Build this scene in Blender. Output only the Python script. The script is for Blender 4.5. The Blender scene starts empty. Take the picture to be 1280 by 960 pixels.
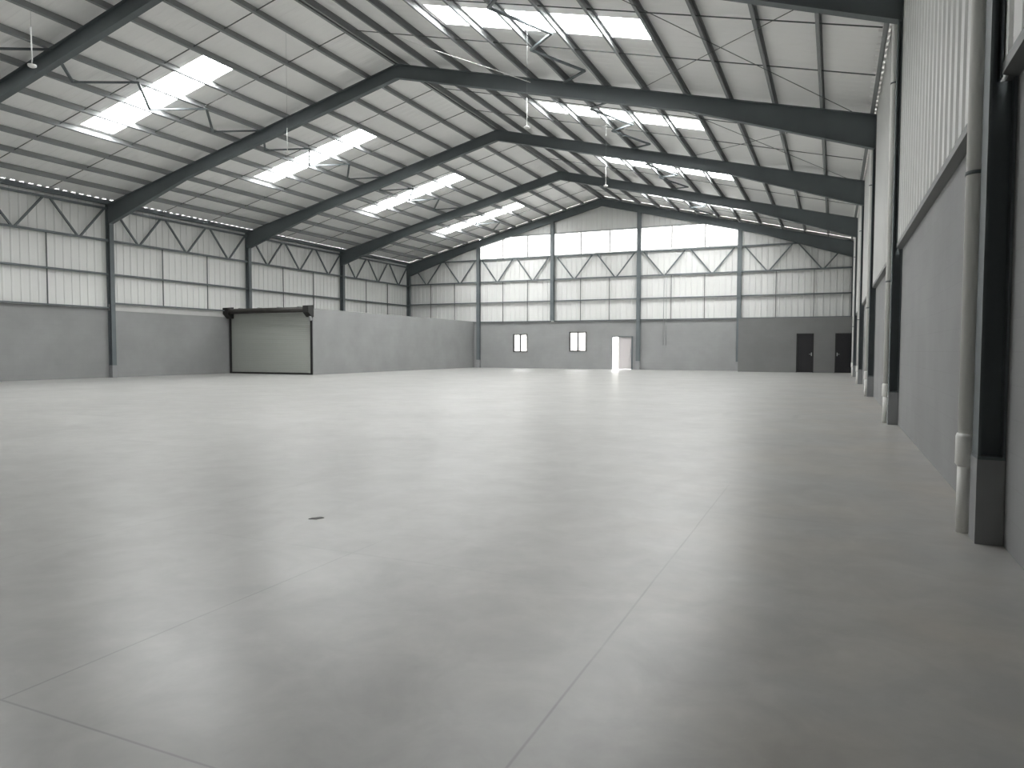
import bpy, math, random
from mathutils import Matrix, Vector
random.seed(4)
S = bpy.context.scene
C = S.collection
R = math.radians

# ---------------------------------------------------------------- camera
yaw, pit, roll = .4197, -.0465, .0021
cy, sy = math.cos(yaw), math.sin(yaw)
fw = Vector((-sy * math.cos(pit), cy * math.cos(pit), math.sin(pit)))
rt = Vector((cy, sy, 0)); up = rt.cross(fw)
r2 = rt * math.cos(roll) + up * math.sin(roll)
u2 = -rt * math.sin(roll) + up * math.cos(roll)
cam = bpy.data.objects.new('camera', bpy.data.cameras.new('camera'))
C.objects.link(cam)
M = Matrix((r2, u2, -fw)).transposed().to_4x4()
M.translation = (0, 0, 1.2016)
cam.matrix_world = M
cam.data.sensor_width = 36
cam.data.lens = 900.3 / 1280 * 36
cam.data.clip_start = .05
cam.data.clip_end = 400
S.camera = cam

# ---------------------------------------------------------------- world, exposure
SKY = 39.0
W = bpy.data.worlds.new('overcast_sky'); S.world = W
W.use_nodes = True
nt = W.node_tree; nt.nodes.clear()
wo = nt.nodes.new('ShaderNodeOutputWorld'); bg = nt.nodes.new('ShaderNodeBackground')
bg.inputs['Color'].default_value = (1.0, .998, 1.0, 1)
bg.inputs['Strength'].default_value = SKY
nt.links.new(bg.outputs[0], wo.inputs['Surface'])
S.view_settings.view_transform = 'Standard'
S.view_settings.look = 'None'
S.view_settings.gamma = 1
S.view_settings.use_curve_mapping = False
S.view_settings.exposure = 0.0
S.cycles.max_bounces = 12
S.cycles.diffuse_bounces = 8
S.cycles.glossy_bounces = 4
S.cycles.transparent_max_bounces = 16
S.cycles.sample_clamp_indirect = 6
S.cycles.use_denoising = True
S.cycles.caustics_reflective = False


def portal(loc, rot, sx, sy_):
    l = bpy.data.lights.new('daylight_portal', 'AREA')
    l.shape = 'RECTANGLE'; l.size = sx; l.size_y = sy_
    l.cycles.is_portal = True
    o = bpy.data.objects.new('daylight_portal', l)
    o.location = loc; o.rotation_euler = rot
    C.objects.link(o)
    return o


# ---------------------------------------------------------------- dimensions
XR, ZR, SL = -13.83, 10.97, .2448      # ridge x, rafter top at ridge, slope
PH = .185                               # purlin height
RO = .20                              # roof sheet above rafter top
FY = [5.26, 13.26, 21.26, 29.26, 37.26, 45.0]   # near face of each frame
YF = -14.0                             # front wall
YB = 45.2                              # block face of back wall
XWR, XWL = .98, -28.5                  # block faces
XCR, XCL = .905, -28.52                # cladding faces
AL = math.atan(SL)


def rz(x, off=0.0):
    return ZR + off - SL * abs(x - XR)


# ---------------------------------------------------------------- materials
def mat(name, col, rough=.6, metal=0, spec=.5, noise=None, bump=None, coat=0, coat_r=.1):
    m = bpy.data.materials.new(name); m.use_nodes = True
    t = m.node_tree; b = t.nodes['Principled BSDF']
    b.inputs['Base Color'].default_value = (*col, 1)
    b.inputs['Roughness'].default_value = rough
    b.inputs['Metallic'].default_value = metal
    b.inputs['Specular IOR Level'].default_value = spec
    b.inputs['Coat Weight'].default_value = coat
    b.inputs['Coat Roughness'].default_value = coat_r
    tc = t.nodes.new('ShaderNodeTexCoord')
    if noise:
        sc, amt = noise[:2]
        n = t.nodes.new('ShaderNodeTexNoise'); n.inputs['Scale'].default_value = sc
        n.inputs['Detail'].default_value = 5
        t.links.new(tc.outputs['Object'], n.inputs['Vector'])
        r = t.nodes.new('ShaderNodeMapRange')
        r.inputs['From Min'].default_value = .3; r.inputs['From Max'].default_value = .7
        r.inputs['To Min'].default_value = 1 - amt; r.inputs['To Max'].default_value = 1 + amt
        t.links.new(n.outputs['Fac'], r.inputs['Value'])
        mx = t.nodes.new('ShaderNodeVectorMath'); mx.operation = 'SCALE'
        mx.inputs[0].default_value = col
        t.links.new(r.outputs[0], mx.inputs['Scale'])
        t.links.new(mx.outputs[0], b.inputs['Base Color'])
    if bump:
        n = t.nodes.new('ShaderNodeTexNoise'); n.inputs['Scale'].default_value = bump[0]
        t.links.new(tc.outputs['Object'], n.inputs['Vector'])
        bp = t.nodes.new('ShaderNodeBump'); bp.inputs['Strength'].default_value = bump[1]
        bp.inputs['Distance'].default_value = .02
        t.links.new(n.outputs['Fac'], bp.inputs['Height'])
        t.links.new(bp.outputs[0], b.inputs['Normal'])
    return m


STEEL = mat('slate_grey_steel_paint', (.112, .130, .138), .55, noise=(1.3, .08))
PURL = mat('grey_steel_purlin_paint', (.25, .26, .262), .7, spec=.3)
ROD = mat('dark_steel_rod', (.10, .11, .11), .5)
ROOFM = mat('white_insulation_lining', (.90, .895, .885), .32, noise=(.35, .02), bump=(1.2, .10))
CLAD = mat('white_ribbed_cladding', (.70, .705, .69), .34, noise=(.5, .03))
PIPE = mat('white_pvc', (.88, .875, .85), .35)
BLK = mat('black_painted_metal', (.012, .012, .012), .45)
DOORM = mat('near_black_door', (.006, .006, .008), .5)
PED = mat('light_painted_concrete', (.27, .275, .28), .7, noise=(3, .08))
BEAM = mat('pale_bond_beam', (.48, .48, .47), .8, noise=(2, .05))
RUST = mat('rusty_dark_tube', (.03, .028, .025), .6, noise=(4, .4))
WHITEP = mat('white_enamel', (.8, .8, .78), .4)
LEAF = mat('pale_grey_door_leaf', (.55, .52, .52), .5)
GROUT = mat('yard_concrete', (.45, .44, .42), .9, noise=(.6, .1))
CHROME = mat('brushed_chrome', (.6, .6, .6), .3, metal=1)
LEDGE = mat('dull_grey_flashing', (.16, .165, .165), .5)
GREYM = mat('galvanised_grey', (.30, .31, .31), .5)
SHUT = mat('grey_shutter_paint', (.31, .325, .30), .5)


def block_mat(name, col):
    m = bpy.data.materials.new(name); m.use_nodes = True
    t = m.node_tree; b = t.nodes['Principled BSDF']; b.inputs['Roughness'].default_value = .75
    tc = t.nodes.new('ShaderNodeTexCoord')
    sp = t.nodes.new('ShaderNodeSeparateXYZ'); t.links.new(tc.outputs['Object'], sp.inputs[0])
    ad = t.nodes.new('ShaderNodeMath'); ad.operation = 'ADD'
    t.links.new(sp.outputs['X'], ad.inputs[0]); t.links.new(sp.outputs['Y'], ad.inputs[1])
    cb = t.nodes.new('ShaderNodeCombineXYZ')
    t.links.new(ad.outputs[0], cb.inputs['X']); t.links.new(sp.outputs['Z'], cb.inputs['Y'])
    br = t.nodes.new('ShaderNodeTexBrick')
    br.inputs['Scale'].default_value = 1.0
    br.inputs['Brick Width'].default_value = .4; br.inputs['Row Height'].default_value = .2
    br.inputs['Mortar Size'].default_value = .006; br.inputs['Mortar Smooth'].default_value = .8
    c = Vector(col)
    br.inputs['Color1'].default_value = (*(c * 1.0), 1)
    br.inputs['Color2'].default_value = (*(c * .975), 1)
    br.inputs['Mortar'].default_value = (*(c * .93), 1)
    t.links.new(cb.outputs[0], br.inputs['Vector'])
    n = t.nodes.new('ShaderNodeTexNoise'); n.inputs['Scale'].default_value = .9; n.inputs['Detail'].default_value = 6
    t.links.new(tc.outputs['Object'], n.inputs['Vector'])
    r = t.nodes.new('ShaderNodeMapRange')
    r.inputs['From Min'].default_value = .3; r.inputs['From Max'].default_value = .7
    r.inputs['To Min'].default_value = .92; r.inputs['To Max'].default_value = 1.08
    t.links.new(n.outputs['Fac'], r.inputs['Value'])
    mx = t.nodes.new('ShaderNodeVectorMath'); mx.operation = 'SCALE'
    t.links.new(br.outputs['Color'], mx.inputs[0]); t.links.new(r.outputs[0], mx.inputs['Scale'])
    t.links.new(mx.outputs[0], b.inputs['Base Color'])
    return m


BLOCK = block_mat('grey_painted_block', (.262, .265, .266))
BLOCKD = block_mat('dark_grey_block', (.165, .168, .165))  # darker grey tone for the right-hand back section


def floor_mat():
    m = bpy.data.materials.new('power_floated_concrete'); m.use_nodes = True
    t = m.node_tree; b = t.nodes['Principled BSDF']
    L = t.links.new
    tc = t.nodes.new('ShaderNodeTexCoord')
    sp = t.nodes.new('ShaderNodeSeparateXYZ'); L(tc.outputs['Object'], sp.inputs[0])

    def math_(op, a, b_=None, c=None):
        n = t.nodes.new('ShaderNodeMath'); n.operation = op
        for i, v in enumerate((a, b_, c)):
            if v is None: continue
            if isinstance(v, (int, float)): n.inputs[i].default_value = v
            else: L(v, n.inputs[i])
        return n.outputs[0]

    def noise(s, d=5, rough=.55, vec=None, dist=0):
        n = t.nodes.new('ShaderNodeTexNoise'); n.inputs['Scale'].default_value = s
        n.inputs['Detail'].default_value = d; n.inputs['Roughness'].default_value = rough
        n.inputs['Distortion'].default_value = dist
        L(vec or tc.outputs['Object'], n.inputs['Vector']); return n.outputs['Fac']

    def rng(v, a, b_, c, d):
        r = t.nodes.new('ShaderNodeMapRange')
        for k, x in zip(('From Min', 'From Max', 'To Min', 'To Max'), (a, b_, c, d)): r.inputs[k].default_value = x
        L(v, r.inputs['Value']); return r.outputs[0]

    f1 = rng(noise(.5, 4), .3, .7, .93, 1.07)
    f2 = rng(noise(2.6, 5, .6, None, .6), .35, .7, .90, 1.13)
    f3 = rng(noise(7, 4, .6), .4, .75, .97, 1.06)
    val = math_('MULTIPLY', math_('MULTIPLY', f1, f2), f3)
    # saw-cut joints: thin dark lines where the photo shows them
    wob = math_('MULTIPLY', math_('SUBTRACT', noise(1.5, 2), .5), .012)

    def line(axis, c, w, other, lo, hi):
        a = sp.outputs[axis]
        d = math_('ABSOLUTE', math_('ADD', math_('SUBTRACT', a, c), wob))
        inl = rng(d, w * .5, w * 1.6, 1, 0)
        o = sp.outputs[other]
        lim = math_('MULTIPLY', rng(o, lo, lo + .3, 0, 1), rng(o, hi - .8, hi, 1, 0))
        return math_('MULTIPLY', inl, lim)
    j = line('X', -.835, .0045, 'Y', -14, 7.0)
    for args in (('X', -2.585, .0045, 'Y', 1.2, 4.1), ('Y', 1.495, .004, 'X', -2.9, 0.0)):
        j = math_('MAXIMUM', j, line(*args))
    faint = line('Y', 3.47, .010, 'X', -3.9, -1.2)
    for args in (('Y', 5.47, .012, 'X', -1.0, .9), ('X', -4.335, .008, 'Y', 2, 9), ('Y', 7.45, .015, 'X', -5, -1)):
        faint = math_('MAXIMUM', faint, line(*args))
    wear = rng(noise(1.1, 3), .35, .6, .35, 1.0)
    jj = math_('MAXIMUM', math_('MULTIPLY', j, .34), math_('MULTIPLY', faint, .12))
    val = math_('MULTIPLY', val, math_('SUBTRACT', 1, math_('MULTIPLY', jj, wear)))

    # a few scuff marks
    def scuff(x, y, rx, ry, s):
        dx = math_('DIVIDE', math_('SUBTRACT', sp.outputs['X'], x), rx)
        dy = math_('DIVIDE', math_('SUBTRACT', sp.outputs['Y'], y), ry)
        d = math_('SQRT', math_('ADD', math_('MULTIPLY', dx, dx), math_('MULTIPLY', dy, dy)))
        return math_('MULTIPLY', rng(d, .4, 1.1, 1, 0), s)
    sc = None
    for a in ((-1.83, 14.28, .10, .5, .18), (-.61, 14.12, .09, .5, .25),
              (-8.3, 6.6, .5, .10, .18), (-12.4, 8.9, .8, .14, .14), (-9.6, 9.4, .6, .14, .14)):
        s_ = scuff(*a); sc = s_ if sc is None else math_('MAXIMUM', sc, s_)
    val = math_('MULTIPLY', val, math_('SUBTRACT', 1, sc))
    # slightly sandy dust by the right-hand wall
    mixc = t.nodes.new('ShaderNodeMix'); mixc.data_type = 'RGBA'
    mixc.inputs[6].default_value = (.312, .311, .298, 1)
    mixc.inputs[7].default_value = (.350, .318, .272, 1)
    dust = math_('MULTIPLY', rng(sp.outputs['X'], -2.2, .9, 0, 1), rng(noise(.8, 4), .4, .7, 0, 1))
    L(dust, mixc.inputs[0])
    mx = t.nodes.new('ShaderNodeVectorMath'); mx.operation = 'SCALE'
    L(mixc.outputs[2], mx.inputs[0]); L(val, mx.inputs['Scale'])
    L(mx.outputs[0], b.inputs['Base Color'])
    rr = rng(noise(.7, 4), .35, .65, .29, .35)
    L(rr, b.inputs['Roughness'])
    b.inputs['Specular IOR Level'].default_value = .40
    b.inputs['Sheen Weight'].default_value = .28; b.inputs['Sheen Roughness'].default_value = .45
    bp = t.nodes.new('ShaderNodeBump'); bp.inputs['Strength'].default_value = .10
    bp.inputs['Distance'].default_value = .01
    L(noise(1.6, 3), bp.inputs['Height'])
    L(bp.outputs[0], b.inputs['Normal'])
    return m


FLOORM = floor_mat()


def clear_mat(name, col, opacity):
    m = bpy.data.materials.new(name); m.use_nodes = True
    t = m.node_tree; t.nodes.clear()
    o = t.nodes.new('ShaderNodeOutputMaterial'); mix = t.nodes.new('ShaderNodeMixShader')
    a = t.nodes.new('ShaderNodeBsdfTransparent'); a.inputs[0].default_value = (*col, 1)
    d = t.nodes.new('ShaderNodeBsdfTranslucent'); d.inputs[0].default_value = (*col, 1)
    mix.inputs[0].default_value = opacity
    t.links.new(a.outputs[0], mix.inputs[1]); t.links.new(d.outputs[0], mix.inputs[2])
    t.links.new(mix.outputs[0], o.inputs[0])
    return m


SKYL = clear_mat('translucent_fibreglass', (.95, .955, .95), .12)
BANDM = clear_mat('milky_polycarbonate', (.30, .30, .295), .3)
PANE = clear_mat('tinted_window_glass', (.55, .55, .55), .05)


# ---------------------------------------------------------------- mesh builder
class MB:
    def __init__(s): s.v = []; s.f = []; s.smooth = set()

    def poly(s, pts, a, b, axis):
        """extrude a 2-D polygon (in the two remaining axes) from a to b along axis"""
        n = len(pts); o = len(s.v)
        for q in (a, b):
            for p in pts:
                c = list(p); c.insert(axis, q); s.v.append(tuple(c))
        s.f.append(tuple(range(o, o + n))); s.f.append(tuple(range(o + 2 * n - 1, o + n - 1, -1)))
        for i in range(n):
            k = (i + 1) % n
            s.f.append((o + i, o + n + i, o + n + k, o + k))
        return s

    def box(s, x0, x1, y0, y1, z0, z1):
        return s.poly([(x0, y0), (x1, y0), (x1, y1), (x0, y1)], z0, z1, 2)

    def bar(s, p, q, w, h, upv=(0, 0, 1)):
        """rectangular bar from p to q, w wide, h deep"""
        p, q = Vector(p), Vector(q); d = (q - p).normalized()
        u = Vector(upv)
        if abs(d.dot(u)) > .98: u = Vector((1, 0, 0))
        a = d.cross(u).normalized(); b = a.cross(d).normalized()
        o = len(s.v)
        for c in (p, q):
            for i, j in ((-1, -1), (1, -1), (1, 1), (-1, 1)):
                s.v.append(tuple(c + a * i * w / 2 + b * j * h / 2))
        s.f += [(o, o + 1, o + 2, o + 3), (o + 7, o + 6, o + 5, o + 4)]
        for i in range(4):
            k = (i + 1) % 4; s.f.append((o + i, o + 4 + i, o + 4 + k, o + k))
        return s

    def tube(s, pts, rad, n=12, close=True):
        pts = [Vector(p) for p in pts]; o = len(s.v)
        for i, p in enumerate(pts):
            d = (pts[min(i + 1, len(pts) - 1)] - pts[max(i - 1, 0)]).normalized()
            u = Vector((0, 0, 1)) if abs(d.z) < .9 else Vector((1, 0, 0))
            a = d.cross(u).normalized(); b = d.cross(a).normalized()
            r = rad[i] if isinstance(rad, (list, tuple)) else rad
            for k in range(n):
                t = 2 * math.pi * k / n
                s.v.append(tuple(p + a * r * math.cos(t) + b * r * math.sin(t)))
        for i in range(len(pts) - 1):
            for k in range(n):
                k2 = (k + 1) % n
                s.smooth.add(len(s.f))
                s.f.append((o + i * n + k, o + i * n + k2, o + (i + 1) * n + k2, o + (i + 1) * n + k))
        if close:
            s.f.append(tuple(range(o, o + n))); e = o + (len(pts) - 1) * n
            s.f.append(tuple(range(e + n - 1, e - 1, -1)))
        return s

    def quad(s, *p):
        o = len(s.v); s.v += [tuple(x) for x in p]; s.f.append(tuple(range(o, o + len(p)))); return s

    def build(s, name, m, parent=None, base=None):
        """base: world point that becomes the mesh origin"""
        me = bpy.data.meshes.new(name)
        par = Vector(parent.location) if parent else Vector((0, 0, 0))
        b = Vector(base) if base else (Vector((0, 0, 0)) if not parent else par)
        me.from_pydata([tuple(Vector(v) - b) for v in s.v], [], s.f)
        for i in s.smooth: me.polygons[i].use_smooth = True
        me.materials.append(m)
        import bmesh as _b
        bm = _b.new(); bm.from_mesh(me); _b.ops.recalc_face_normals(bm, faces=bm.faces); bm.to_mesh(me); bm.free()
        o = bpy.data.objects.new(name, me); C.objects.link(o)
        if parent: o.parent = parent
        o.location = b - par if parent else b
        return o


def thing(name, label, cat, loc=(0, 0, 0), group=None):
    o = bpy.data.objects.new(name, None); C.objects.link(o); o.location = loc
    o.empty_display_size = .2
    return tag(o, label, cat, group)


def tag(o, label, cat, group=None):
    o['label'] = label; o['category'] = cat
    if group: o['group'] = group
    return o


def struct(name, mb, m, parent=None):
    o = mb.build(name, m, parent)
    if not parent: o['kind'] = 'structure'
    return o


ORD = ['zeroth', 'first', 'second', 'third', 'fourth', 'fifth', 'sixth', 'seventh', 'eighth', 'ninth', 'tenth', 'eleventh', 'twelfth', 'thirteenth']
BAY = ['nearest the camera', 'between first and second visible rafters', 'between second and third visible rafters',
       'between third and fourth visible rafters', 'next to the back wall']

# ---------------------------------------------------------------- floor and ground
struct('floor', MB().box(XWL - .3, XWR + .3, YF - .2, YB + .2, -.05, 0), FLOORM)
struct('ground', MB().box(-120, 120, -100, 160, -.3, -.06), GROUT)

# ---------------------------------------------------------------- roof sheet with openings for the skylights
SKX = {-1: (-23.45, -17.72), 1: (-10.0, -4.15)}
SKY_Y = [9.26, 17.26, 25.26, 33.26, 41.2]
SKW = .60
PER = .34


def prof(a, b, dep=.045, top=.12, side=.03):
    """trapezoid rib profile between a and b on a fixed grid: list of (t, offset)"""
    pts = []
    k0 = math.floor(a / PER) - 1
    k = k0
    raw = []
    while k * PER < b + PER:
        t = k * PER
        raw += [(t, 0), (t + side, dep), (t + side + top, dep), (t + 2 * side + top, 0)]
        k += 1

    def at(x):
        for (t0, o0), (t1, o1) in zip(raw, raw[1:]):
            if t0 <= x <= t1: return o0 + (o1 - o0) * (x - t0) / max(t1 - t0, 1e-9)
        return 0
    pts = [(a, at(a))] + [p for p in raw if a + 1e-4 < p[0] < b - 1e-4] + [(b, at(b))]
    return pts


def roof_piece(mb, x0, x1, y0, y1, extra=0.0, dep=.006):
    P = prof(y0, y1, dep); o = len(mb.v)
    for (y, d) in P:
        for x in (x0, x1):
            mb.v.append((x, y, rz(x, RO + d + extra)))
    for i in range(len(P) - 1):
        a = o + 2 * i; mb.f.append((a, a + 1, a + 3, a + 2))


def solid(o, th, off=1):
    md = o.modifiers.new('thickness', 'SOLIDIFY'); md.thickness = th; md.offset = off
    return o


EL, ER = XCL - .07, XCR + .07
roof = MB()
for sd in (-1, 1):
    a, b = SKX[sd]
    e = EL if sd < 0 else ER
    lo, hi = (e, a) if sd < 0 else (b, e)
    ri = (b, XR) if sd < 0 else (XR, a)
    cut = e - (.29 if sd > 0 else -.2)
    roof_piece(roof, *((e, cut) if sd < 0 else (cut, e)), YF, YB + .2, 0, .03 if sd > 0 else .062)
    roof_piece(roof, *((cut, hi) if sd < 0 else (lo, cut)), YF, YB + .2)
    roof_piece(roof, ri[0], ri[1], YF, YB + .2)
    ys = [YF] + [q for y in SKY_Y for q in (y - SKW, y + SKW)] + [YB + .2]
    for i in range(0, len(ys), 2):
        roof_piece(roof, a, b, ys[i], ys[i + 1])


def build_sheet(name, mb, m, th=.03, parent=None, kind=True):
    me = bpy.data.meshes.new(name); me.from_pydata(mb.v, [], mb.f)
    me.materials.append(m)
    o = bpy.data.objects.new(name, me); C.objects.link(o)
    if parent: o.parent = parent
    elif kind: o['kind'] = 'structure'
    return solid(o, th)


ceil = build_sheet('ceiling', roof, ROOFM, .03)
ridge_cap = MB().poly([(XR - .4, rz(XR - .4, RO + .09)), (XR, rz(XR, RO + .09)), (XR + .4, rz(XR + .4, RO + .09)),
                       (XR + .4, rz(XR + .4, RO + .11)), (XR, rz(XR, RO + .11)), (XR - .4, rz(XR - .4, RO + .11))], YF, YB + .2, 1)
struct('trim_1', ridge_cap, CLAD)

nwin = 10
for sd in (-1, 1):
    a, b = SKX[sd]
    for i, y in enumerate(SKY_Y):
        mb = MB(); roof_piece(mb, a - .08, b + .08, y - SKW - .06, y + SKW + .06, .045)
        if i >= 0:
            bi = i
            o = build_sheet('skylight_panel', mb, SKYL, .003, kind=False)
            tag(o, 'translucent skylight strip in the %s roof slope, %s' % ('left' if sd < 0 else 'right', BAY[bi]),
                'skylight', 'translucent skylight strips in the roof')
        else:
            nwin += 1
            build_sheet('window_%d' % nwin, mb, SKYL, .003)
        xm = (a + b) / 2
        portal((xm, y, rz(xm, RO + .14)), (0, -AL if sd < 0 else AL, 0), (b - a) / math.cos(AL), 2 * SKW)

# ---------------------------------------------------------------- side walls
ZBL = 3.2


def grid_wall(us, zs, holes, face, back, axis):
    """wall of boxes; holes = (u0,u1,z0,z1). axis 1: wall in XZ, 0: wall in YZ"""
    mb = MB()
    us = sorted(set(us + [h[i] for h in holes for i in (0, 1)]))
    zs = sorted(set(zs + [h[i] for h in holes for i in (2, 3)]))
    for i in range(len(us) - 1):
        for k in range(len(zs) - 1):
            cu, cz = (us[i] + us[i + 1]) / 2, (zs[k] + zs[k + 1]) / 2
            if any(h[0] < cu < h[1] and h[2] < cz < h[3] for h in holes): continue
            lo, hi = min(face, back), max(face, back)
            if axis == 1: mb.box(us[i], us[i + 1], lo, hi, zs[k], zs[k + 1])
            else: mb.box(lo, hi, us[i], us[i + 1], zs[k], zs[k + 1])
    return mb


# right: block up to 2.86, cladding a little further in above it
struct('wall_right', MB().box(XWR, XWR + .2, YF, YB + .2, 0, 2.87).box(XCR + .03, XWR + .2, YF, YB + .2, 2.875, 2.96), BLOCK)
struct('wall_front', MB().poly([(XWL, 0), (XWR, 0), (XWR, rz(XWR, RO)), (XR, ZR + RO), (XWL, rz(XWL, RO))], YF - .1, YF, 1), CLAD)
# left: lower block in the near bay, taller with a pale bond beam from the second rafter on
lw = MB().box(XWL - .2, XWL, YF, 21.3, 0, 2.95).box(XWL - .2, XWL, 21.3, YB + .2, 0, 2.88)
struct('wall_left', lw, BLOCK)
struct('trim_2', MB().box(XWL - .2, XWL + .02, 21.3, YB + .2, 2.88, 3.16), BEAM)


def wall_sheet(u0, u1, zb, zt, face, axis, sgn):
    """ribbed sheet; ribs go away from the room (sgn)"""
    mb = MB()
    P = prof(u0, u1, .02, .06, .02)
    for i, (u, d) in enumerate(P):
        w = face + sgn * (.02 - d)
        for z in (zb(u), zt(u)):
            mb.v.append((w, u, z) if axis == 0 else (u, w, z))
    for i in range(len(P) - 1):
        a = 2 * i; mb.f.append((a, a + 1, a + 3, a + 2))
    return mb


def join(*mbs):
    r = MB()
    for m in mbs:
        o = len(r.v); r.v += m.v; r.f += [tuple(i + o for i in f) for f in m.f]
    return r


ctr = rz(XCR, RO); ctl = rz(XCL, RO)
o = build_sheet('wall_right_upper', wall_sheet(YF, YB + .2, lambda u: 2.945, lambda u: ctr, XCR, 0, 1), CLAD, .01)
m1 = wall_sheet(YF, 21.36, lambda u: 2.9, lambda u: ctl, XCL - .02, 0, -1)
m2 = wall_sheet(21.36, YB + .2, lambda u: 3.1, lambda u: ctl, XCL - .02, 0, -1)
build_sheet('wall_left_upper', join(m1, m2), CLAD, .01)

# ---------------------------------------------------------------- back wall
WIN = [(-20.08, -19.02, 1.10, 2.32), (-16.02, -14.82, 1.15, 2.44)]
DR = (-13.1, -11.72, 0, 2.13)
bw = grid_wall([XWL, -5.1], [0, 3.12], WIN + [DR], YB, YB + .18, 1)
struct('wall_back', bw, BLOCK)
YD = 43.6      # right-hand section stands a little forward
D2, D3 = (-1.93, -1.03, 0, 2.19), (.06, .96, 0, 2.19)
bd = grid_wall([-5.08, XWR], [0, 3.08], [D2, D3], YD, YD + .18, 1)
bd.box(-5.08, -4.9, YD + .18, YB, 0, 3.08)
bd.box(-4.9, XWR, YD + .18, YB + .18, 2.95, 3.08)
bd.box(-4.9, XWR, YB, YB + .18, 0, 2.95)
struct('wall_back_right', bd, BLOCKD)

BX = [-28.5, -22.7, -17.2, -11.36, -5.25, .95]     # end-wall columns
GB0, GB1 = 7.56, 8.93


def gz(u): return rz(u, RO - .002)


parts = []
for (u0, u1) in ((XCL, -22.7), (-5.25, XCR)):
    parts.append(wall_sheet(u0, u1, lambda u: 3.08, gz, YB + .06, 1, 1))
parts.append(wall_sheet(-22.7, -5.25, lambda u: 3.08, lambda u: GB0, YB + .06, 1, 1))
parts.append(wall_sheet(-22.7, -5.25, lambda u: min(GB1, gz(u) - .01), gz, YB + .06, 1, 1))
build_sheet('wall_back_upper', join(*parts), CLAD, .01)
for i in (1, 2, 3):
    u0, u1 = BX[i], BX[i + 1]
    mb = wall_sheet(u0, u1, lambda u: GB0 - .05, lambda u: min(GB1 + .05, gz(u)), YB + .09, 1, 1)
    o = build_sheet('window_%d' % i, mb, BANDM, .003)
    portal(((u0 + u1) / 2, YB + .3, (GB0 + GB1) / 2), (R(-90), 0, 0), u1 - u0, GB1 - GB0)
    th = (u1 - u0) / 3
    for k in (1, 2):
        MB().box(u0 + th * k - .035, u0 + th * k + .035, YB + .0, YB + .05, GB0, GB1).build('mullion', GREYM, o)


def small_window(n, w, sash):
    x0, x1, z0, z1 = w
    f = MB(); t = .06
    f.box(x0, x1, YB - .03, YB + .08, z0, z0 + t).box(x0, x1, YB - .03, YB + .08, z1 - t, z1)
    f.box(x0, x0 + t * 1.3, YB - .03, YB + .08, z0 + t, z1 - t).box(x1 - t, x1, YB - .03, YB + .08, z0 + t, z1 - t)
    o = struct('window_%d' % n, f, BLK)
    xm = (x0 + x1) / 2
    MB().box(xm - .045, xm + .045, YB - .01, YB + .07, z0 + t, z1 - t).build('mullion', BLK, o)
    if sash:
        MB().box(xm + .10, xm + .14, YB + .01, YB + .05, z0 + t, z1 - t).build('sash_rail', BLK, o)
    for a, b in ((x0 + t, xm - .02), (xm + .02, x1 - t)):
        MB().box(a, b, YB + .035, YB + .041, z0 + t, z1 - t).build('pane', PANE, o)
    portal(((x0 + x1) / 2, YB + .3, (z0 + z1) / 2), (R(-90), 0, 0), x1 - x0, z1 - z0)


struct('wall_added_yard', MB().box(-60, 40, 54, 54.2, -.06, 4.2), mat('pale_added_wall', (.5, .49, .47), .9))  # added wall hiding the low sky, dims the doorway and windows
small_window(4, WIN[0], False)
small_window(5, WIN[1], True)
portal(((DR[0] + DR[1]) / 2, YB + 1.2, 1.06), (R(-90), 0, 0), 1.4, 2.1)

# back doorway: fixed pale leaf on the right, open on the left
d = struct('door_1', MB().box(DR[0] - .0, DR[0] + .03, YB - .01, YB + .16, 0, 2.13)
           .box(DR[1] - .10, DR[1], YB - .02, YB + .16, 0, 2.13)
           .box(DR[0] + .03, DR[1] - .10, YB - .01, YB + .16, 2.08, 2.13), STEEL)
MB().box(-12.70, DR[1] - .10, YB + .08, YB + .12, .01, 2.08).build('door_leaf', LEAF, d)
MB().box(-11.93, -11.87, YB + .04, YB + .08, .95, 1.2).build('handle', CHROME, d)


def dark_door(n, D, hx, sgn):
    x0, x1, z0, z1 = D
    o = struct('door_%d' % n, MB().box(x0, x0 + .05, YD - .015, YD + .12, 0, z1).box(x1 - .05, x1, YD - .015, YD + .12, 0, z1)
               .box(x0 + .05, x1 - .05, YD - .015, YD + .12, z1 - .05, z1), BLK)
    l = MB().box(x0 + .05, x1 - .05, YD + .02, YD + .06, .01, z1 - .05)
    for za, zb in ((.15, .95), (1.1, z1 - .2)):      # raised panel rims
        for q in ((x0 + .15, x1 - .15, za, za + .03), (x0 + .15, x1 - .15, zb - .03, zb),
                  (x0 + .15, x0 + .18, za, zb), (x1 - .18, x1 - .15, za, zb)):
            l.box(q[0], q[1], YD + .005, YD + .02, q[2], q[3])
    l.build('door_leaf', DOORM, o)
    h = MB().tube([(hx, YD + .02, 1.03), (hx, YD - .05, 1.03), (hx - sgn * .12, YD - .05, 1.03)], .012, 8)
    h.box(hx - .025, hx + .025, YD + .01, YD + .02, .93, 1.12)
    h.build('handle', GREYM, o)


dark_door(2, D2, -1.14, 1)
dark_door(3, D3, .17, -1)

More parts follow.
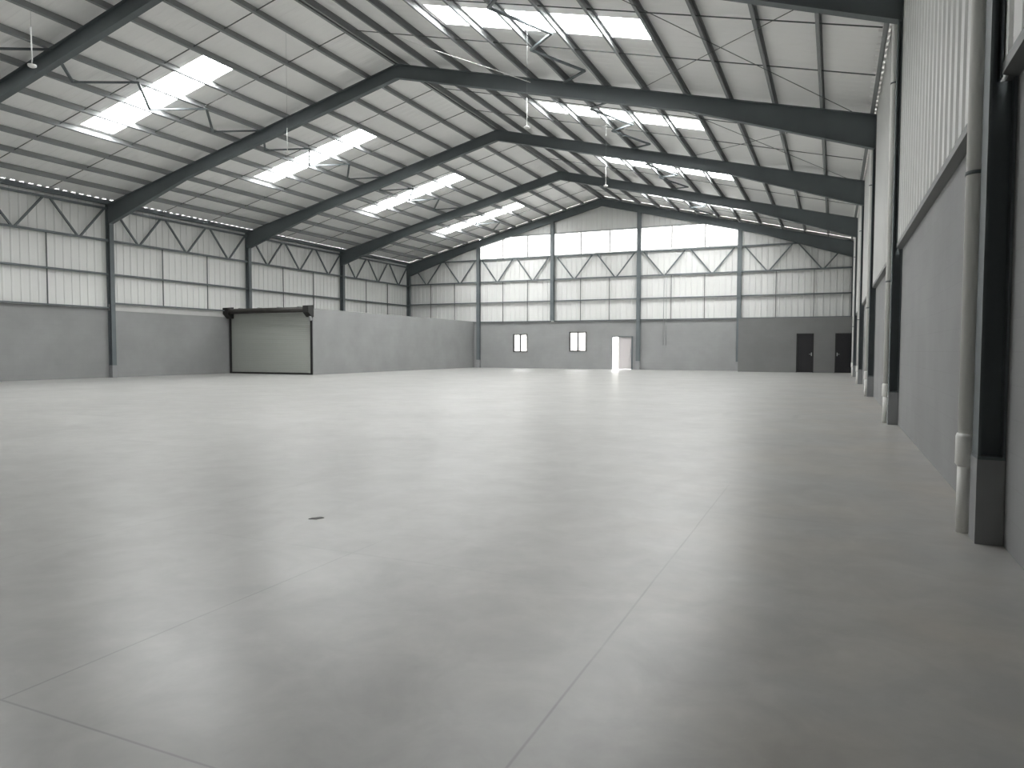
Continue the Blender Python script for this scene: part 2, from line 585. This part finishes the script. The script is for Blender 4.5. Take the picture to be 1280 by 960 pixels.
# ---------------------------------------------------------------- left store room with roller shutter
XS, YS = -23.1, 28.05
sr = MB().box(XS - .15, XS, YS, YB, 0, 3.22)
sr.box(XWL, XS - .15, YS, YS + .15, 2.98, 3.22)
sr.box(XWL, XWL + .14, YS, YS + .15, 0, 2.98)
struct('wall_store', sr, BLOCK)
t = thing('roller_shutter', 'wide grey roller shutter with black guides closing the room on the left', 'shutter', (-25.8, YS, 0))
cur = MB(); z = .08
cx0, cx1 = XWL + .16, XS - .06
while z < 2.98:
    cur.poly([(YS - .02, z), (YS - .026, z + .02), (YS - .026, z + .075), (YS - .02, z + .095), (YS + .0, z + .095), (YS + .0, z)], cx0, cx1, 0)
    z += .095
cur.build('curtain', SHUT, t)
MB().box(cx0, cx1, YS - .05, YS + .01, .0, .08).build('bottom_bar', BLK, t)
for a in (cx0 - .06, cx1 - .05):
    MB().box(a, a + .11, YS - .07, YS - .036, 0, 2.98).box(a, a + .02, YS - .036, YS, 0, 2.98).build('guide_rail', BLK, t)
MB().tube([(cx0 - .3 + .3, YS - .24, 3.16), (cx1, YS - .24, 3.16)], .13, 16).build('barrel', RUST, t)
for a in (cx0 - .14, cx1 - .2):
    MB().poly([(YS - .42, 3.02), (YS - .42, 3.34), (YS - .02, 3.38), (YS - .02, 2.80), (YS - .16, 2.80)], a, a + .34, 0).build('end_bracket', BLK, t)
mo = MB().tube([(cx1 + .06, YS - .18, 2.84), (cx1 + .06, YS - .18, 2.62)], .07, 10)
mo.box(cx1 + .0, cx1 + .14, YS - .24, YS - .12, 2.64, 2.74)
mo.build('chain_hoist', GREYM, t)
for k in range(4):
    x = cx0 + .8 + k * 1.25
    MB().box(x, x + .16, YS - .32, YS - .16, 3.285, 3.31).build('shaft_plate', GREYM, t)


# ---------------------------------------------------------------- portal frames
def depth(x):
    """rafter depth: constant to mid span, deep haunch at the eaves"""
    d = abs(x - XR)
    return .47 + max(0, (d - 9.9)) / (14.66 - 9.9) * .41


FN = ['unseen', 'nearest visible', 'second visible', 'third visible', 'fourth visible', 'last']


def rafter(i):
    y = FY[i]
    names = ['steel roof rafter just out of sight above the camera',
             'steel roof rafter nearest the camera, cut off by the photo edge',
             'second steel roof rafter from the camera, full gable shape in view',
             'third steel roof rafter from the camera',
             'fourth steel roof rafter from the camera, just before the end one',
             'last steel roof rafter, standing against the back wall']
    r = thing('roof_rafter', names[i], 'rafter', (XR, y, ZR), 'steel gable rafters under the roof')
    for sd in (-1, 1):
        xe = XCL + .02 if sd < 0 else XCR - .005
        xi = (XWL + .25) if sd < 0 else .835
        xs = [XR, XR + sd * 3.5, XR + sd * 9.9, xe]
        tf, w = .016, .20
        top = [(x, rz(x)) for x in xs]
        bot = [(x, rz(x) - depth(x)) for x in xs]
        mb = MB()
        # web
        mb.poly([(p[0], p[1]) for p in top] + [(p[0], p[1]) for p in reversed(bot)], y + .09, y + .105, 1)
        # flanges
        for a, b in zip(top, top[1:]):
            mb.poly([a, b, (b[0], b[1] - tf), (a[0], a[1] - tf)], y, y + w, 1)
        for a, b in zip(bot, bot[1:]):
            mb.poly([a, b, (b[0], b[1] + tf), (a[0], a[1] + tf)], y, y + w, 1)
        arm = mb.build('rafter_arm', STEEL, r)
        # web stiffeners and bolted splices
        for xq in (XR + sd * .012, XR + sd * 3.5, XR + sd * 9.9, xi - sd * .02):
            MB().box(xq - .01, xq + .01, y + .005, y + w - .005, rz(xq) - depth(xq) + tf, rz(xq) - tf).build('splice_plate', STEEL, arm)
    return r


for i in range(1, 6): rafter(i)


def side_column(i, sd):
    y = FY[i]
    xi = .833 if sd > 0 else -28.27
    xo = XCR - .004 if sd > 0 else XCL + .02
    xl = XWR - .002 if sd > 0 else XWL + .002
    side = 'right' if sd > 0 else 'left'
    if sd > 0:
        lab = ['dark steel column nearest the camera on the right wall, beside the closest downpipe',
               'second dark steel column from the camera on the right wall',
               'third dark steel column from the camera on the right wall',
               'fourth dark steel column from the camera on the right wall',
               'fifth dark steel column from the camera on the right wall',
               'dark steel corner column where the right wall meets the back wall'][i]
    else:
        lab = {2: 'leftmost dark steel column, on the left wall before the roller shutter',
               3: 'left wall steel column rising behind the roller shutter room',
               4: 'left wall steel column rising behind the long low grey wall',
               5: 'steel corner column where the left wall meets the back wall'}[i]
    c = thing('steel_column', lab, 'column', (xi, y, 0), 'steel columns along the side walls')
    zt = rz(xi) - depth(xi)
    zp = .53
    w = .20; tf = .014
    mb = MB()
    s = 1 if sd > 0 else -1
    # inner flange, web, outer flange (the outer flange steps in above the block wall)
    ylo = y
    mb.box(min(xi, xi + s * tf), max(xi, xi + s * tf), ylo, ylo + w, zp, zt)
    zl = 2.86 if sd > 0 else zt
    wl = xl if sd > 0 else xl
    if sd > 0:
        mb.box(xi + tf, xl - tf, y + .09, y + .105, zp, zl)
        mb.box(xl - tf, xl, y, y + w, zp, zl)
        mb.box(xi + tf, xo - tf, y + .09, y + .105, zl, zt + .0)
        mb.box(xo - tf, xo, y, y + w, zl, rz(xo) - .02)
    else:
        mb.box(xl, xi - tf, y + .09, y + .105, zp, zt)
        mb.box(xl - .012, xl + tf, y, y + w, 3.17 if i > 2 else 2.96, rz(xl) - .02)
        mb.box(xl, xl + tf, y, y + w, zp, 2.9)
    mb.build('shaft', STEEL, c)
    p = MB().box(min(xi - s * .005, xl), max(xi - s * .005, xl), y - .012, y + w + .012, 0, zp)
    p.build('pedestal', PED, c)
    MB().box(min(xi - s * .003, xl), max(xi - s * .003, xl), y - .008, y + w + .008, zp, zp + .02).build('base_plate', STEEL, c)
    return c


for i in range(6): side_column(i, 1)
for i in (2, 3, 4, 5): side_column(i, -1)

# end-wall columns
labs = ['steel wind column in the back wall corner of the low store room wall',
        'steel wind column in the back wall between the two small windows',
        'steel wind column in the back wall right of the open doorway',
        'steel wind column in the back wall left of the dark grey section']
for k, x in enumerate(BX[1:5]):
    w = .24
    yf = YB - .20
    zt = rz(x) - depth(x) + .05
    c = thing('wind_column', labs[k], 'column', (x, yf, 0), 'steel wind columns on the back wall')
    zp = .55 if k != 1 else 3.2
    mb = MB().box(x - w / 2, x + w / 2, yf, yf + .014, zp, zt)
    mb.box(x - w / 2, x + w / 2, YB - .02, YB - .006, zp, zt)
    mb.box(x - .008, x + .008, yf + .014, YB - .02, zp, zt)
    mb.build('shaft', STEEL, c)
    if k != 1:
        MB().box(x - w / 2 - .02, x + w / 2 + .02, yf - .02, YB, 0, zp).build('pedestal', PED, c)

# ---------------------------------------------------------------- purlins
NP = 12
STEP = (0.74 - XR) / NP


def purlin(sd, k):
    dx = k * STEP
    if k == 0: dx = .04
    x = XR + sd * dx
    zb = rz(x) + .003; s = sd
    h = PH; fl = .075; tt = .006
    # C section, web towards the ridge; local frame on the slope
    ax = Vector((math.cos(AL) * s, 0, -math.sin(AL))); up_ = Vector((math.sin(AL) * s, 0, math.cos(AL)))
    o0 = Vector((x, 0, zb))
    pts = [(0, 0), (fl, 0), (fl, .02), (fl - tt, .02), (fl - tt, tt), (tt, tt), (tt, h - tt), (fl - tt, h - tt), (fl - tt, h - .02), (fl, h - .02), (fl, h), (0, h)]
    P = [(o0 + ax * a + up_ * b) for a, b in pts]
    mb = MB().poly([(p.x, p.z) for p in P], YF, YB + .05, 1)
    side = 'left' if s < 0 else 'right'
    if k == 0: lab = 'steel ridge purlin on the %s side of the roof peak' % side
    elif k == NP: lab = 'lowest steel purlin at the eave of the %s roof slope' % side
    else: lab = 'steel roof purlin, %s below the ridge on the %s slope' % (ORD[k], side)
    tag(mb.build('roof_purlin', PURL, None, (x, YB, zb)), lab, 'purlin', 'roof purlins running the length of the hall')


for sd in (-1, 1):
    for k in range(NP + 1): purlin(sd, k)

# sag rods between purlins, two lines per bay and slope
for sd in (-1, 1):
    for b in range(5):
        if b == 0 and sd > 0: continue
        L = FY[b + 1] - FY[b]
        for q in (1, 2):
            y = FY[b] + .1 + L * q / 3
            xa, xb = XR + sd * .2, XR + sd * (NP * STEP)
            mb = MB().bar((xa, y, rz(xa, .10)), (xb, y, rz(xb, .10)), .022, .022)
            tag(mb.build('sag_rod', ROD, None, (xa, y, rz(xa, .1))),
                '%s sag rod line on the %s slope, %s' % ('nearer' if q == 1 else 'farther', 'left' if sd < 0 else 'right', BAY[b]),
                'rod', 'sag rods between the roof purlins')

# lattice bracing between the fifth and sixth purlins of each slope
for sd in (-1, 1):
    for b in range(5):
        if b == 0 and sd > 0: continue
        y0 = FY[b] + .1; L = (FY[b + 1] - FY[b]) / 3
        xu, xl = XR + sd * 6.03, XR + sd * 7.15
        g = thing('roof_lattice', 'zigzag steel lattice under the %s slope, %s' % ('left' if sd < 0 else 'right', BAY[b]),
                  'lattice', (xu, y0, rz(xu)), 'zigzag lattices between the roof purlins')
        for q in range(3):
            for (ya, xa, yb_, xb) in ((y0 + q * L, xu, y0 + (q + .5) * L, xl), (y0 + (q + .5) * L, xl, y0 + (q + 1) * L, xu)):
                MB().bar((xa, ya, rz(xa, -.02)), (xb, yb_, rz(xb, -.02)), .075, .05).build('brace', STEEL, g)

# thin crossed rods under the roof beside the right slope
for b, nm in ((1, BAY[1]), (2, BAY[2])):
    ya, yb_ = FY[b] + .3, FY[b + 1] - .1
    for w_, (p, q) in enumerate((((-5.4, ya), (.3, yb_)), ((.3, ya), (-5.4, yb_)))):
        z_ = -.03 - .03 * w_
        tag(MB().tube([(p[0], p[1], rz(p[0], z_)), (q[0], q[1], rz(q[0], z_))], .009, 6).build('brace_rod', ROD, None, (p[0], p[1], rz(p[0], z_))),
            'diagonal brace rod %s the right eave, %s' % ('running down to' if w_ == 0 else 'running up from', nm),
            'rod', 'diagonal wind brace rods')


# ---------------------------------------------------------------- wall girts, trusses and sag rods
def wtruss(name_label, pt, L0, L1, zb, zt, nv, grp, inner=False, half=False):
    """pt(u, z) -> world point"""
    g = thing('wall_truss', name_label, 'truss', pt(L0, zb), grp)
    MB().bar(pt(L0, zb), pt(L1, zb), .085, .085).build('bottom_chord', STEEL, g)
    MB().bar(pt(L0, zt), pt(L1, zt), .08, .085).build('top_chord', STEEL, g)
    st = (L1 - L0) / nv; e = st * .06
    for q in range(nv):
        a = L0 + q * st
        MB().bar(pt(a + e, zt - .035), pt(a + st / 2 - e * .5, zb + .035), .06, .075).build('diagonal', STEEL, g)
        MB().bar(pt(a + st / 2 + e * .5, zb + .035), pt(a + st - e, zt - .035), .06, .075).build('diagonal', STEEL, g)
    return g


for b in range(1, 5):
    u0, u1 = FY[b] + .2, FY[b + 1]
    nm = ['', 'left of the leftmost column', 'between the two left columns nearest the camera',
          'above the roller shutter room front', 'in the far corner bay'][b]
    xg = XCL + .14
    wtruss('steel lattice truss high on the left wall ' + nm, lambda u, z: (xg, u, z), u0, u1, 5.85, 7.2, 3, 'lattice trusses along the left wall')
    for z, h, nz in ((4.43, .07, 'middle'), (3.20 if b > 1 else 2.99, .06, 'lowest')):
        tag(MB().box(XCL + .02 + (.02 if nz == 'lowest' else 0), XCL + .16, u0 - .0, u1, z - h / 2, z + h / 2).build('wall_girt', STEEL, None, (XCL, u0, z)),
            '%s steel girt on left wall %s' % (nz, nm), 'girt', 'horizontal girts on the left wall')
    for q in (1, 2):
        y = u0 + (u1 - u0) * q / 3
        tag(MB().bar((XCL + .06, y, 3.2 if b > 1 else 3.0), (XCL + .06, y, 5.82), .035, .035).build('wall_sag_rod', ROD, None, (XCL + .06, y, 3.2)),
            '%s upright sag rod on left wall %s' % ('nearer' if q == 1 else 'farther', nm), 'rod', 'vertical sag rods on the left wall')

# eave struts
tag(MB().box(XCL + .03, XCL + .17, YF, YB, rz(XCL) + .0, rz(XCL) + RO - .03).build('eave_strut', STEEL, None, (XCL, YB, 7.3)),
    'dark steel eave strut running along the top of the left wall', 'strut')

bn = ['in the left corner bay', 'above the left small window', 'above the right small window and the doorway',
      'right of the open doorway', 'above the dark grey section']
for b in range(5):
    u0, u1 = BX[b] + .12, BX[b + 1] - .12
    if b == 0: u0 = XWL + .26
    if b == 4: u1 = .83
    yg = YB - .06
    wtruss('steel lattice truss across the back wall ' + bn[b], lambda u, z: (u, yg, z), u0, u1, 5.93, 7.45, 2, 'lattice trusses across the back wall')
    for z, h, nz in ((4.5, .07, 'middle'), (3.16, .07, 'lowest')):
        tag(MB().box(u0, u1, YB - .11, YB + .01, z - h / 2, z + h / 2).build('wall_girt', STEEL, None, (u0, YB, z)),
            '%s steel girt on back wall %s' % (nz, bn[b]), 'girt', 'horizontal girts on the back wall')
    for q in (1, 2):
        x = BX[b] + (BX[b + 1] - BX[b]) * q / 3
        tag(MB().bar((x, YB - .02, 3.2), (x, YB - .02, 5.9), .035, .035).build('wall_sag_rod', ROD, None, (x, YB - .02, 3.2)),
            '%s upright sag rod on back wall %s' % ('left' if q == 1 else 'right', bn[b]), 'rod', 'vertical sag rods on the back wall')
for k in (1, 2, 3):                                      # upper rail over the translucent band
    u0, u1 = BX[k] + .12, BX[k + 1] - .12
    if k == 1: u0 = -21.9
    tag(MB().box(u0, u1, YB - .03, YB + .04, 8.93, 9.0).build('wall_girt', GREYM, None, (u0, YB, 9)),
        'thin rail along the top of the glowing gable band ' + ['', 'at its left end', 'in its middle', 'at its right end'][k], 'girt', 'rails over the gable band')

# flashing ledge where the right cladding starts, one length per bay
for i in range(6):
    y0 = FY[i] + .21 if i else FY[0] + .21
    y1 = FY[i + 1] - .01 if i < 5 else YB
    if i == 5: continue
    if i == 4: y1 = YD - .02
    tag(MB().poly([(XCR - .012, 2.94), (XCR + .02, 2.94), (XCR + .02, 2.87), (XWR - .001, 2.87), (XWR - .001, 2.85), (XCR - .012, 2.87)], y0, y1, 1)
        .build('cladding_ledge', LEDGE, None, (XCR, y0, 2.9)),
        'grey ledge on the right wall between its %s and %s columns from the camera' % (ORD[i + 1], ORD[i + 2]), 'ledge', 'ledges under the right wall cladding')
tag(MB().poly([(XCR - .012, 2.94), (XCR + .02, 2.94), (XCR + .02, 2.87), (XWR - .001, 2.87), (XWR - .001, 2.85), (XCR - .012, 2.87)], YF, FY[0] - .01, 1)
    .build('cladding_ledge', LEDGE, None, (XCR, 4, 2.9)),
    'grey ledge on the right wall at the right edge of the photo', 'ledge', 'ledges under the right wall cladding')

# ---------------------------------------------------------------- downpipes on the right wall
for i in range(5):
    y = FY[i] + .31; x = .828; r = .062
    lab = ['thick white plastic downpipe nearest the camera on the right wall', 'second white downpipe from the camera on the right wall',
           'third white downpipe from the camera on the right wall', 'fourth white downpipe from the camera on the right wall',
           'fifth white downpipe from the camera, farthest on the right wall'][i]
    p = thing('downpipe', lab, 'pipe', (x, y, 0), 'white downpipes beside the right wall columns')
    MB().tube([(x, y, .60), (x, y, 7.0), (x - .0, y + .02, 7.3)], r, 20).build('pipe', PIPE, p)
    MB().tube([(x - .012, y, .0), (x - .012, y, .50)], r * .80, 20).build('lower_pipe', PIPE, p)
    MB().tube([(x - .006, y, .44), (x - .006, y, .46), (x - .006, y, .64), (x - .006, y, .66)], [r * .9, r * 1.12, r * 1.12, r * 1.02], 20).build('coupling', PIPE, p)
    for z in (2.36, 5.6):
        MB().tube([(x, y, z - .012), (x, y, z + .012)], r * 1.07, 20).box(x, XCR - .01 if z > 3 else XWR - .01, y - .012, y + .012, z - .01, z + .01).build('clamp', STEEL, p)

# ---------------------------------------------------------------- pendants, cable, conduit, scrap
PEN = [(-14.4, 9.26, 6.72, 'at the top left corner'), (-15.1, 17.26, 7.1, 'left of the roof peak in front of the second rafter'),
       (-7.3, 17.26, 6.9, 'right of the roof peak in front of the third rafter'), (-7.6, 25.26, 7.1, 'smallest, in front of the fourth rafter')]
for (x, y, z, w_) in PEN:
    p = thing('pendant_lamp', 'thin white pendant light drop, ' + w_, 'lamp', (x, y, rz(x, .2)), 'white pendant light drops')
    MB().tube([(x, y, z + .7), (x, y, rz(x, RO - .01))], .0025, 6).build('cable', GREYM, p)
    MB().tube([(x, y, z + .03), (x, y, z + .75)], .012, 10).build('stem', WHITEP, p)
    MB().tube([(x, y, z - .02), (x, y, z), (x, y, z + .03), (x, y, z + .05)], [.05, .08, .08, .02], 16).build('lamp_base', WHITEP, p)
tag(MB().tube([(-11.6, 18.1, 10.2), (-10.6, 18.7, 9.86), (-9.4, 19.5, 9.5), (-8.6, 20.6, 9.35)], .014, 8).build('white_cable', WHITEP, None, (-11.6, 18.1, 10.2)),
    'slanting white cable under the right slope in front of the second rafter', 'cable')
c = MB()
for dx in (0, .16): c.tube([(-9.75 + dx, YB - .13, 1.55), (-9.75 + dx, YB - .13, 6.2)], .013, 6)
c.tube([(-9.75, YB - .13, 1.55), (-9.67, YB - .13, 1.42), (-9.59, YB - .13, 1.55)], .013, 6)
tag(c.build('hanging_cable', GREYM, None, (-9.7, YB - .13, 1.5)), 'looped grey cable hanging down the back wall right of the doorway', 'cable')
tag(MB().poly([(-3.385, 4.04), (-3.33, 4.06), (-3.31, 4.12), (-3.35, 4.13), (-3.385, 4.08)], 0.0, .004, 2).build('dark_scrap', mat('dark_scrap', (.14, .14, .135), .8), None, (-3.35, 4.06, 0)),
    'small flat dark scrap lying on the bare concrete floor', 'scrap')
